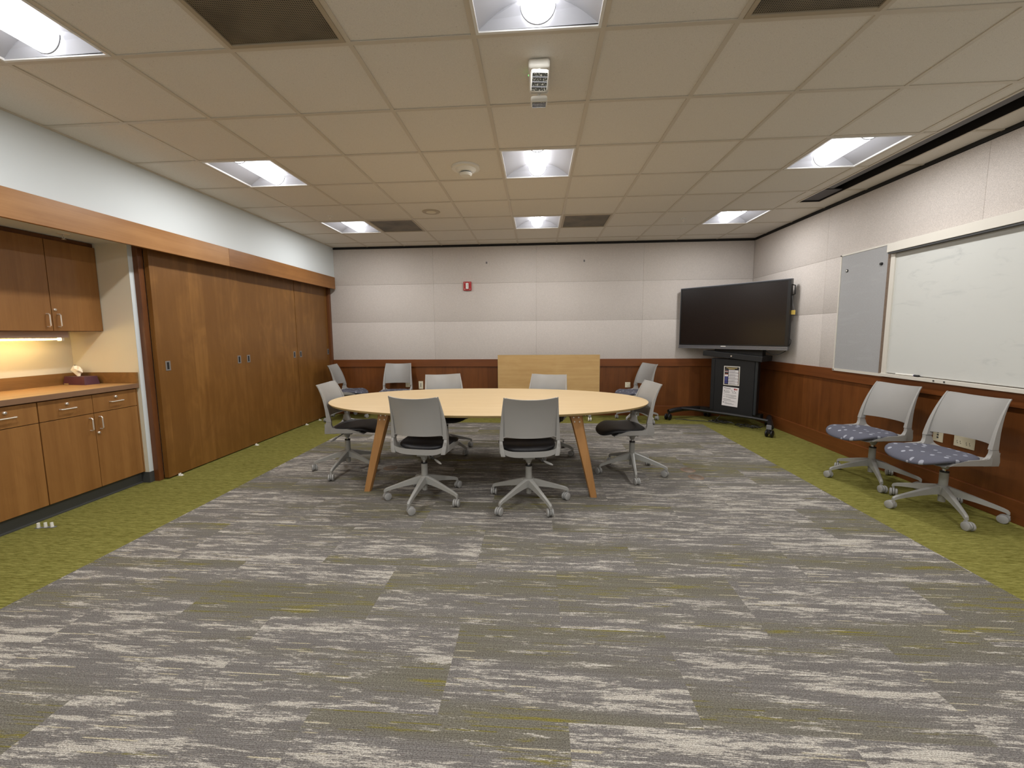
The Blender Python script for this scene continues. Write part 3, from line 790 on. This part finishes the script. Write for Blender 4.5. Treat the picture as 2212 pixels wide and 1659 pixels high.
# ------------------------------------------------------------------ task chair
def make_chair():
    t = thing('task_chair', '', 'chair')
    # --- seat pad
    NU, NV = 40, 9
    def plan(a):
        c, s = math.cos(a), math.sin(a); n = 2.9
        k = (abs(c)**n + abs(s)**n)**(-1/n)
        px, py = .232*k*c, .215*k*s
        if py < 0: px *= 1-.10*(-py/.215)
        return px, py
    def top(px, py):
        z = .468 + .010*(px/.23)**2 - .008*math.exp(-((py+.03)/.1)**2)
        if py > .06: z -= .32*(py-.06)**2/.15
        return z
    m = MB(); rings = []
    for j in range(NV+1):
        rr = math.sin(PI/2*j/NV)
        rings.append([((lambda p: (p[0]*rr, p[1]*rr+.12, top(p[0]*rr, p[1]*rr) - .022*(1-math.cos(PI/2*j/NV)**.8)*rr**6))(plan(2*PI*i/NU))) for i in range(NU)])
    for j in range(NV-1, -1, -1):
        rr = math.sin(PI/2*j/NV)
        rings.append([((lambda p: (p[0]*rr, p[1]*rr+.12, top(p[0]*rr, p[1]*rr) - .022 - .034*(1-rr**6)**.5))(plan(2*PI*i/NU))) for i in range(NU)])
    m.loft(rings, None, True, False); bmesh.ops.remove_doubles(m.b, verts=m.b.verts[:], dist=1e-5)
    m.build('seat', M['seat'], t, angle=60)
    # --- shell: bowl that carries the pad, lofted along y
    def shell_ring(y):
        f = (y+.125)/.355
        w_ = .226 - .012*max(0, f-.6)/.4
        lip = .458 if y < .12 else .458-.045*((y-.12)/.11)**1.6
        if y < 0: lip = .458+.048*(-y/.118)**1.5
        dep = .066*(1-.75*max(0, (f-.35)/.65)**1.5)
        if y < 0: dep += .044*(-y/.118)**1.5
        w_b = w_*(.80 - .12*f)
        P = []
        n = 18
        for k in range(n+1):
            a = PI*k/n; c = math.cos(a); s = math.sin(a)
            P.append((w_*math.copysign(abs(c)**.55, c), y, lip - dep*s**.7))
        for k in range(n, -1, -1):
            a = PI*k/n; c = math.cos(a); s = math.sin(a)
            P.append(((w_-.012)*math.copysign(abs(c)**.6, c), y, lip - .004 - (dep*.55)*s**.7))
        return P
    m = MB(); m.loft([shell_ring(y) for y in (-.118, -.10, -.06, 0, .06, .12, .16, .195, .22, .232)])
    m.build('seat_shell', M['grey_plastic'], t, angle=50)
    # corner posts of the shell rising to the joint, and the side rails running forward
    for s in (-1, 1):
        m = MB(); rr = []
        for z, yb, yf, xo, xi in ((.410, -.126, -.02, .222, .188), (.440, -.124, -.018, .228, .194), (.475, -.117, -.046, .231, .202), (.500, -.109, -.054, .232, .206), (.5235, -.102, -.053, .232, .208)):
            rr.append([(s*xi, yb, z), (s*(xi+xo)/2, yb-.003, z), (s*xo, yb+.004, z), (s*xo, yf, z), (s*xi, yf, z)])
        m.loft(rr); m.build('side_frame', M['grey_plastic'], t, angle=45, bevel=.0015)
        m = MB(); rr = []
        for y, z0, z1 in ((-.06, .412, .470), (-.02, .410, .462), (.06, .411, .458), (.13, .412, .452), (.19, .412, .434), (.226, .411, .418)):
            rr.append([(s*.212, y, z0), (s*.231, y, z0+.006), (s*.233, y, z1), (s*.220, y, z1-.002)])
        m.loft(rr)
        m.build('side_rail', M['grey_plastic'], t, angle=45, bevel=.0015)
    # --- backrest
    def prof(z):      # rear y of the back at height z
        pts = [(.524, -.100), (.58, -.104), (.64, -.112), (.70, -.124), (.76, -.141), (.82, -.163), (.868, -.187)]
        for (a, ya), (b, yb) in zip(pts[:-1], pts[1:]):
            if z <= b: return ya+(yb-ya)*(z-a)/(b-a)
        return pts[-1][1]
    def halfw(z): return .232 - .030*((z-.524)/.344)**1.2
    NU2 = 24; zs = [.553, .559, .575, .61, .65, .69, .73, .77, .81, .84, .858, .866, .869]
    def P(u, z, th):
        wd = halfw(z)*.985
        f = (z-.525)/.344; dpt = .040*max(0, 1-f)**1.1+.010
        top_in = max(0, z-.85)/.02
        y = prof(z) + dpt - .006 - (dpt+.040)*(1-abs(u)**2.4) + th
        zz = z - .006*max(0, abs(u)-.93)/.07*top_in - .013*(1-u*u)*max(0, (z-.62)/.25)
        return (wd*u, y, zz + (.0 if z < .56 else 0))
    m = MB(); us = [-1+2*i/NU2 for i in range(NU2+1)]
    rings = []
    for z in zs:
        rings.append([P(u, z, .006) for u in us] + [P(u, z, -.006) for u in us[::-1]])
    m.loft(rings)
    # side posts of the back, thick at the joint and thin at the top
    for s in (-1, 1):
        rr = []
        for k in range(10):
            z = .525+.344*k/9; f = k/9
            yb = prof(z); dpt = .040*(1-f)**1.1+.010; wd = .024*(1-f)+.008
            x1 = halfw(z); x0 = x1-wd
            rr.append([(s*x0, yb, z), (s*(x0+x1)/2, yb-.002, z), (s*x1, yb+.004, z), (s*x1, yb+dpt, z), (s*x0, yb+dpt*.9, z)])
        m.loft(rr)
        # rounded gusset where the opening meets the post
        m.prism([(s*(.232-.024), -.09, .555), (s*(.232-.024), -.09, .532), (s*(.232-.034), -.09, .548), (s*(.232-.05), -.09, .555)], (0, -.010, 0))
    m.build('backrest', M['grey_plastic'], t, angle=50, bevel=.001)
    # --- mechanism, lever, column
    m = MB(); m.box(-.07, .07, -.06, .12, .385, .402); m.box(-.045, .045, -.045, .06, .36, .386)
    m.cyl((0, 0, .362), (0, 0, .322), .034, .018, 20)
    m.build('mechanism', M['grey_metal'], t, bevel=.003)
    m = MB(); m.tube([(.03, -.01, .375), (.08, -.035, .36), (.115, -.055, .347)], .0035, 8, M['dark_plastic'])
    m.tube([(.112, -.053, .349), (.135, -.066, .340), (.165, -.082, .330), (.178, -.09, .326)], [.005, .010, .009, .004], 8, M['grey_plastic'])
    m.build('lever', None, t)
    m = MB(); m.cyl((0, 0, .33), (0, 0, .295), .0135, .0135, 16, M['chrome']); m.cyl((0, 0, .306), (0, 0, .296), .0265, .0265, 20, M['black'])
    m.build('gas_rod', None, t)
    m = MB(); m.cyl((0, 0, .30), (0, 0, .17), .0255, .026, 24); m.cyl((0, 0, .17), (0, 0, .075), .023, .021, 20); m.build('column', M['grey_metal'], t)
    # --- five-star base
    m = MB(); m.cyl((0, 0, .196), (0, 0, .125), .040, .036, 25); m.build('hub', M['grey_metal'], t, bevel=.003)
    leg0 = None; casters = []
    for k in range(5):
        a = 2*PI*k/5
        m = MB(); rr = []
        for r_, zt, h_, wd in ((.030, .196, .062, .046), (.08, .182, .052, .040), (.16, .156, .040, .033), (.25, .125, .030, .027), (.30, .107, .026, .025), (.318, .098, .026, .024), (.326, .088, .020, .020)):
            zb = zt-h_
            rr.append([(r_, -wd*.5, zb), (r_, -wd*.42, zt-.004), (r_, -wd*.22, zt), (r_, wd*.22, zt), (r_, wd*.42, zt-.004), (r_, wd*.5, zb)])
        m.loft(rr); bmesh.ops.transform(m.b, matrix=Matrix.Rotation(a, 4, 'Z'), verts=m.b.verts[:])
        m.build('leg', M['grey_metal'], t, angle=35)
    rnd = random.Random(5)
    for k in range(5):
        a = 2*PI*k/5; tw_ = (35, -50, 110, 200, -20)[k]
        c = bpy.data.objects.new('caster', None)
        m = MB(); m.cyl((0, 0, .082), (0, 0, .058), .008, .008, 12); m.box(-.030, .012, -.006, .006, .028, .060)
        m.lathe([(0, -.0062), (.026, -.0062), (.028, -.003), (.028, .003), (.026, .0062), (0, .0062)], 20, None, Matrix.Translation((-.018, 0, .034)) @ Matrix.Rotation(PI/2, 4, 'X'))
        c = m.build('caster', M['grey_wheel'], t, bevel=.001)
        c.location = (.318*math.cos(a), .318*math.sin(a), 0); c.rotation_euler = (0, 0, a+R(tw_))
        for s in (-1, 1):
            m = MB(); m.lathe([(0, -.009), (.022, -.009), (.029, -.006), (.0305, 0), (.029, .006), (.022, .009), (0, .009)], 24, M['grey_wheel'], Matrix.Translation((-.018, s*.0165, .0305)) @ Matrix.Rotation(PI/2, 4, 'X'))
            m.build('wheel', None, c, angle=35)
    return t
def spin_base(root, deg):
    for ch in root.children:
        n = ch.name.split('.')[0]
        if n == 'leg': ch.rotation_euler = (0, 0, R(deg))
        elif n == 'caster':
            p = Vector(ch.location); p.rotate(Euler((0, 0, R(deg)))); ch.location = p
            ch.rotation_euler = (0, 0, ch.rotation_euler[2]+R(deg))
proto = make_chair()
CH = [  # x, y, yaw (facing +y = 0), world angle of one base leg, label
    (-.61, 1.08, -7, 191, 'left of two grey task chairs with backs to the camera at the table', 'T'),
    (.235, 1.05, 7, 13, 'right of two grey task chairs with backs to the camera at the table', 'T'),
    (-1.575, 1.77, -86, 51, 'grey task chair at the left end of the oval table, seen from its side', 'T'),
    (1.205, 1.80, 96, 48, 'grey task chair at the right end of the oval table, seen from its side', 'T'),
    (-.735, 2.45, 200, 36.7, 'grey task chair behind the table, left of the upright maple tabletop', 'T'),
    (.397, 2.42, 166, 48, 'grey task chair behind the table, before the upright maple tabletop', 'T'),
    (3.285, 1.69, 96, 29, 'grey task chair with dotted seat by the right wall, farther of the pair', 'W'),
    (3.285, 1.04, 95, 33, 'grey task chair with dotted seat by the right wall, nearest the camera', 'W'),
    (-1.92, 4.235, 186, 18, 'grey task chair against the back wainscot facing the camera, left of the outlets', 'W'),
    (-2.73, 4.17, -82, 15, 'grey task chair in the back left corner beside the sliding doors', 'W'),
    (1.83, 4.17, 107, 11, 'grey task chair in front of the back wainscot, left of the screen', 'W'),
]
cop = [proto]+[copy_tree(proto) for _ in CH[1:]]
for o, (x, y, yaw, base, lab, g) in zip(cop, CH):
    o.location = (x, y, 0); o.rotation_euler = (0, 0, R(yaw)); spin_base(o, base-yaw)
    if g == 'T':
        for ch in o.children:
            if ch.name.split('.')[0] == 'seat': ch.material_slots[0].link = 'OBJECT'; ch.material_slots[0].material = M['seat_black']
    tag(o, lab, 'chair', 'task chairs around the oval table' if g == 'T' else 'task chairs along the walls')

# ------------------------------------------------------------------ oval table
TXc, TYc, TA, TB, TZ = -.183, 1.778, 1.508, .79, .706
t = thing('conference_table', 'large oval maple table with angled wooden legs in the middle', 'table', (TXc, TYc, 0))
def ellz(a, b, z, n=96): return [(a*math.copysign(abs(math.cos(2*PI*i/n))**.96, math.cos(2*PI*i/n)), b*math.copysign(abs(math.sin(2*PI*i/n))**.96, math.sin(2*PI*i/n)), z) for i in range(n)]
m = MB(); m.loft([ellz(TA-.003, TB-.003, TZ-.004), ellz(TA, TB, TZ-.0015), ellz(TA-.001, TB-.001, TZ)], M['maple'])
m.loft([ellz(TA-.018, TB-.018, TZ-.022), ellz(TA-.004, TB-.004, TZ-.010), ellz(TA-.001, TB-.001, TZ-.0042)], M['ply_edge'])
m.build('tabletop', None, t, angle=30)
# metal under-frame
m = MB(); m.box(-.78, .78, -.40, -.36, TZ-.062, TZ-.024); m.box(-.78, .78, .36, .40, TZ-.062, TZ-.024); m.box(-.80, -.74, -.42, .42, TZ-.062, TZ-.023); m.box(.74, .80, -.42, .42, TZ-.062, TZ-.023)
m.build('under_frame', M['black'], t, smooth=False)
for (fx, fy), (tx, ty) in (((-1.150-TXc, 1.225-TYc), (-.985-TXc, 1.27-TYc)), ((.760-TXc, 1.190-TYc), (.610-TXc, 1.24-TYc)), ((-1.150-TXc, 2.35-TYc), (-1.01-TXc, 2.31-TYc)), ((.83-TXc, 2.35-TYc), (.70-TXc, 2.31-TYc))):
    m = MB(); rr = []
    for k in range(8):
        f = k/7; wd = .036*(1-f)+.062*f+(.01 if k == 7 else 0); dp = .030*(1-f)+.042*f; z = (TZ-.024)*f
        cx, cy = fx+(tx-fx)*f, fy+(ty-fy)*f; sg = 1 if tx > fx else -1
        bow = .003*math.sin(PI*f)*(-sg)
        cx += bow
        rr.append([(cx-wd*.8, cy-dp*.45, z), (cx-wd*.62, cy-dp, z), (cx+wd*.62, cy-dp, z), (cx+wd*.8, cy-dp*.45, z), (cx+wd*.8, cy+dp*.45, z), (cx+wd*.62, cy+dp, z), (cx-wd*.62, cy+dp, z), (cx-wd*.8, cy+dp*.45, z)])
    m.loft(rr); lg = m.build('leg', M['oak_leg'], t, angle=25)
    m = MB(); 
    for q in range(2):
        for e in range(2):
            z = TZ-.05-q*.035; f = z/(TZ-.024)
            cx, cy = fx+(tx-fx)*f, fy+(ty-fy)*f
            m.cyl((cx-.02+e*.04, cy-.050, z), (cx-.02+e*.04, cy-.038, z), .006, .005, 10)
    m.build('bolt', M['nickel'], lg)
m = MB()
for s in (-1, 1): m.box(.55*s-.03+(.33*s), .55*s+.03+(.33*s), -.12, .0, TZ-.135, TZ-.024)
m.build('cable_box', plain('grey_box', (96, 96, 92), .5), t, smooth=False, bevel=.003)

# ------------------------------------------------------------------ flip-top table folded against the back wall
t = thing('flip_top_table', 'maple flip-top table with its top tilted upright, against the back wall', 'table', (.478, 4.28, 0))
m = MB(); m.box(-.782, .782, .0, .022, .392, .995, M['maple_board']); m.build('tabletop', None, t, smooth=False)
m = MB()
m.box(-.785, .785, -.001, .023, .995, 1.0, M['ply_edge']); m.box(-.785, .785, -.001, .023, .387, .392, M['ply_edge']); m.box(-.787, -.782, -.001, .023, .387, 1.0, M['ply_edge']); m.box(.782, .787, -.001, .023, .387, 1.0, M['ply_edge'])
m.build('edge_band', None, t, smooth=False)
for s in (-1, 1):
    m = MB(); m.box(s*.62-.02, s*.62+.02, .05, .09, .09, .66); m.box(s*.62-.02, s*.62+.02, -.20, .24, .07, .10); m.box(s*.62-.018, s*.62+.018, .022, .10, .60, .68)
    lg = m.build('leg', M['grey_metal'], t, smooth=False, bevel=.004)
    for y in (-.18, .22):
        m = MB(); m.cyl((s*.62, y, .04), (s*.62, y, .072), .008, .008, 10, M['black2'])
        for q in (-.015, .015): m.cyl((s*.62+q-.008, y, .031), (s*.62+q+.008, y, .031), .031, .031, 20, M['white_plastic'])
        m.build('caster', None, lg)
m = MB(); m.box(-.62, .62, .055, .085, .5, .54); m.build('crossbar', M['grey_metal'], t, smooth=False)

# ------------------------------------------------------------------ display on a rolling cart
U = Vector((.674, -.739, 0)).normalized()
Nn = Vector((-.739, -.674, 0)).normalized()
ang = math.atan2(U.y, U.x)           # local +x along the panel (to its right), local -y towards the viewer
PC = (3.0025, 3.9345, 0)
t = thing('display', 'large dark flat-panel display angled across the corner, switched off', 'television', PC, ang)
W2 = .731; zb, zt = 1.088, 1.988
m = MB(); m.box(-W2, W2, .0, .075, zb+.05, zt); m.build('casing', M['tv_frame'], t, bevel=.004, smooth=False)
m = MB(); m.box(-W2, W2, -.004, .0, zt-.018, zt); m.box(-W2, W2, -.004, 0, zb+.05, zb+.068); m.box(-W2, -W2+.018, -.004, 0, zb+.068, zt-.018); m.box(W2-.036, W2, -.004, 0, zb+.068, zt-.018)
m.build('bezel', M['tv_frame'], t, smooth=False)
m = MB(); m.box(-W2+.018, W2-.036, -.0015, .001, zb+.068, zt-.018); m.build('screen', M['screen'], t, smooth=False)
m = MB(); m.box(-W2-.004, W2+.004, -.002, .06, zt, zt+.008); m.box(-W2-.004, -W2, -.004, .06, zb+.05, zt); m.build('outer_trim', M['tv_silver'], t, smooth=False)
m = MB(); m.box(-W2-.008, W2+.002, -.012, .06, zb, zb+.024); m.box(-W2-.008, W2+.002, -.008, .06, zb+.030, zb+.048); m.box(-W2, W2, -.002, .06, zb+.022, zb+.032, M['dark_plastic'])
lb = m.build('speaker_bar', None, t, smooth=False, bevel=.001)
lb.data.materials.clear(); lb.data.materials.append(M['tv_silver']); lb.data.materials.append(M['dark_plastic'])
m = MB(); m.box(-.10, -.03, -.0095, -.008, zb+.034, zb+.044); m.build('badge', M['white_plastic'], lb, smooth=False)
m = MB(); m.tube([(W2, .04, 1.92), (W2+.03, .04, 1.91), (W2+.032, .04, 1.80), (W2, .04, 1.79)], .008, 8); m.build('carry_handle', M['black2'], t)
m = MB(); m.box(-.35, .35, .075, .12, 1.3, 1.75); m.build('rear_housing', M['tv_frame'], t, smooth=False)
# hanging tag and cables
o = MB(); o.tube([(W2+.002, .05, 1.79), (W2+.012, .05, 1.68), (W2+.035, .05, 1.60)], .0025, 6, M['rim']); o.box(W2+.003, W2+.045, .045, .052, 1.545, 1.60, M['yellow']); o = o.build('hanging_tag', None, loc=PC); o.rotation_euler = (0, 0, ang)
tag(o, 'small yellow tag hanging from a cord at the right side of the display', 'tag')
m = MB(); m.tube([(.46, .05, 1.081)]+[(.46+.24*k/10, .05, 1.080-.05*math.sin(PI*k/10)) for k in range(1, 10)]+[(.70, .05, 1.081)], .005, 8, M['black2'])
o = m.build('cable', None, loc=PC); o.rotation_euler = (0, 0, ang); tag(o, 'black cable sagging under the right end of the display', 'cable', 'black cables of the display cart')
m = MB(); m.tube([(W2+.0, .045, 1.24), (W2+.02, .045, 1.22), (W2+.018, .045, 1.18), (W2+.0, .045, 1.14)], .004, 8, M['black2'])
o = m.build('cable', None, loc=PC); o.rotation_euler = (0, 0, ang); tag(o, 'short black cable loop at the lower right side of the display', 'cable', 'black cables of the display cart')
# cart
t = thing('display_cart', 'black rolling display cart with a cabinet and wide casters', 'cart', PC, ang)
c0 = .083
m = MB(); m.box(c0-.32, c0+.315, .02, .11, .19, .95); m.build('cabinet', M['black'], t, smooth=False, bevel=.012)
m = MB(); m.box(c0-.255, c0+.275, .008, .02, .17, .945); m.build('cabinet_door', M['black'], t, smooth=False, bevel=.002)
bx('front_post', c0+.28, c0+.31, .012, .02, .19, .94, plain('dark_grey_post', (34, 38, 40), .4), t, bevel=.002); bx('front_post', c0-.31, c0-.26, .012, .02, .19, .94, M['black'], t, bevel=.002)
m = MB(); m.box(c0-.425, c0+.375, -.03, .32, .955, 1.03)
bmesh.ops.transform(m.b, matrix=Matrix.Translation((c0, 0, .99)) @ Matrix.Rotation(R(4.6), 4, 'Y') @ Matrix.Translation((-c0, 0, -.99)), verts=m.b.verts[:])
sh = m.build('drawer', M['black'], t, smooth=False, bevel=.004)
MB().cyl((c0-.02, -.036, .993), (c0-.02, -.03, .993), .010, .010, 16).build('lock', M['nickel'], sh)
m = MB(); m.box(c0-.31, c0+.33, .09, .20, 1.0, 1.086); m.box(c0-.22, c0-.16, .13, .20, 1.0, 1.7); m.box(c0+.16, c0+.22, .13, .20, 1.0, 1.7); m.build('display_mount', M['black'], t, smooth=False)
m = MB()
for s in (-1, 1):
    m.tube([(s*.70+.0, -.30, .125), (s*.655, -.20, .145), (s*.60, -.06, .155), (s*.50, .20, .15), (s*.44, .40, .13)], [.034, .036, .036, .034, .03], 10, M['black2'])
m.tube([(-.60, -.10, .165), (-.40, -.10, .175), (0, -.09, .175), (.40, -.10, .175), (.60, -.10, .165)], .020, 8, M['black2'])
m.box(-.42, .42, .12, .22, .13, .19, M['black2'])
m.build('base_frame', None, t)
for x, y in ((-.697, -.30), (.69, -.30), (-.44, .40), (.44, .40)):
    m = MB(); m.cyl((x, y, .08), (x, y, .12), .012, .012, 12, M['black2']); m.box(x-.018, x+.018, y-.045, y+.01, .05, .09, M['black2'])
    cs = m.build('caster', None, t, bevel=.002)
    for q in (-1, 1):
        MB().lathe([(0, -.013), (.034, -.013), (.045, -.008), (.048, 0), (.045, .008), (.034, .013), (0, .013)], 24, M['black'], Matrix.Translation((x+q*.030, y-.012, .048)) @ Matrix.Rotation(PI/2, 4, 'Y')).build('wheel', None, cs)
m = MB(); m.box(.69-.03, .69+.03, -.345, -.330, .10, .16); m.build('bumper', M['cone'], t, smooth=False, bevel=.008)
# cable tangle under the cart
rnd = random.Random(11)
LB = ('black cable tangle on the carpet under the cart, its left coils', 'black cable tangle on the carpet under the cart, its right coils', 'thin black cable trailing on the carpet under the left foot of the cart')
for q in range(3):
    pts = []
    if q < 2:
        for k in range(46):
            a = k*.55+q*1.3; pts.append((-.15+q*.38+.0035*k+.11*math.cos(a)*(1+.2*math.sin(k)), .02+.05*math.sin(a), .0065+.012*(1+math.sin(k*1.9))+.0006*k))
    else:
        for k in range(20): pts.append((-.64+.03*k, -.20+.015*k+.02*math.sin(k*.7), .006 if k < 17 else .006+.05*(k-16)))
    o = MB().tube(pts, .0045, 6, M['black2']).build('cable', None, loc=(PC[0], PC[1], 0)); o.rotation_euler = (0, 0, ang); tag(o, LB[q], 'cable', 'black cables of the display cart')

# notices on the cart
def notice(name, lab, u, z, rz, kind):
    t = MB(); w_, h_ = .108, .137
    if kind == 'dark':
        t.box(-w_, w_, -.002, 0, -h_, h_, M['board_frame'])
        t.box(-w_+.012, w_-.012, -.0028, -.002, -h_+.012, h_-.012, M['ink_dark'])
        t.box(-.075, .072, -.0034, -.0028, h_-.030, h_-.022, M['ink_gold']); t.box(-.045, .04, -.0034, -.0028, h_-.044, h_-.037, M['ink_gold'])
        for k, (c, a, b) in enumerate((('ink', .070, .078), ('ink_red', .060, .066), ('paper', .050, .057), ('ink_orange', .018, .026), ('paper', -.012, .014), ('ink_blue', -.045, -.015), ('ink_blue', -.085, -.052), ('ink', -.050, -.047), ('ink_blue', -.112, -.09))):
            t.box(-.092, -.048, -.0034, -.0028, a, b, M[c])
        for k in range(5):
            zz = .082-.042*k
            t.box(-.040, .088, -.0034, -.0028, zz-.037, zz, M['paper'])
            for q in range(4): t.box(-.034, .05+.03*((k+q) % 2), -.0038, -.0034, zz-.012-q*.007, zz-.009-q*.007, M['ink'])
            t.box(.088, .093, -.0034, -.0028, zz-.037, zz-.028, M['ink_red'])
    else:
        t.box(-w_, w_, -.002, 0, -h_, h_, M['paper'])
        t.box(.044, .068, -.0026, -.002, h_-.036, h_-.014, M['ink_red']); t.box(.072, .090, -.0026, -.002, h_-.034, h_-.016, M['ink_orange'])
        rows = [(-.095, -.002, .118, .006), (-.085, .02, .100, .002), (-.09, -.078, .082, .009), (-.07, -.02, .083, .004), (-.09, -.008, .070, .003), (-.09, -.01, .061, .003), (-.09, -.015, .052, .003), (-.09, -.08, .028, .006), (-.07, .08, .026, .003), (-.06, .085, .017, .003), (.01, .08, .009, .003), (-.09, -.08, -.004, .008), (-.07, .05, -.001, .003), (-.06, .09, -.012, .003), (-.02, .08, -.019, .003), (-.095, .01, -.042, .005), (-.095, .06, -.056, .003), (-.09, .08, -.066, .003), (-.095, -.078, -.090, .010), (-.07, -.04, -.082, .003), (-.07, .03, -.094, .003), (-.06, .06, -.103, .003), (-.07, .05, -.111, .002)]
        for a, b, zz, hh in rows: t.box(a, b, -.0026, -.002, zz-hh/2, zz+hh/2, M['ink_dark'] if hh > .0055 else M['ink'])
        for k, (x, zz) in enumerate(((.018, .085), (.032, .072), (.052, .082), (.068, .070))): t.cyl((x, -.0026, zz), (x, -.002, zz), .005, .005, 8, M['ink_dark'])
        t.box(.02, .08, -.0026, -.002, .055, .059, M['ink'])
    o = t.build(name, None, smooth=False)
    p = Vector(PC) + U*u - Nn*(-.0) ; v = Matrix.Rotation(ang, 3, 'Z') @ Vector((u, .0075, 0))
    o.location = (PC[0]+v.x, PC[1]+v.y, z); o.rotation_euler = (0, R(rz), ang)
    tag(o, lab, 'notice', 'printed notices on the display cart')
notice('notice', 'framed dark printed notice with colour blocks, upper sheet on the black cart', .064, .712, 0, 'dark')
notice('notice', 'plain white printed notice, lower sheet on the black cart', .058, .413, 2, 'white')
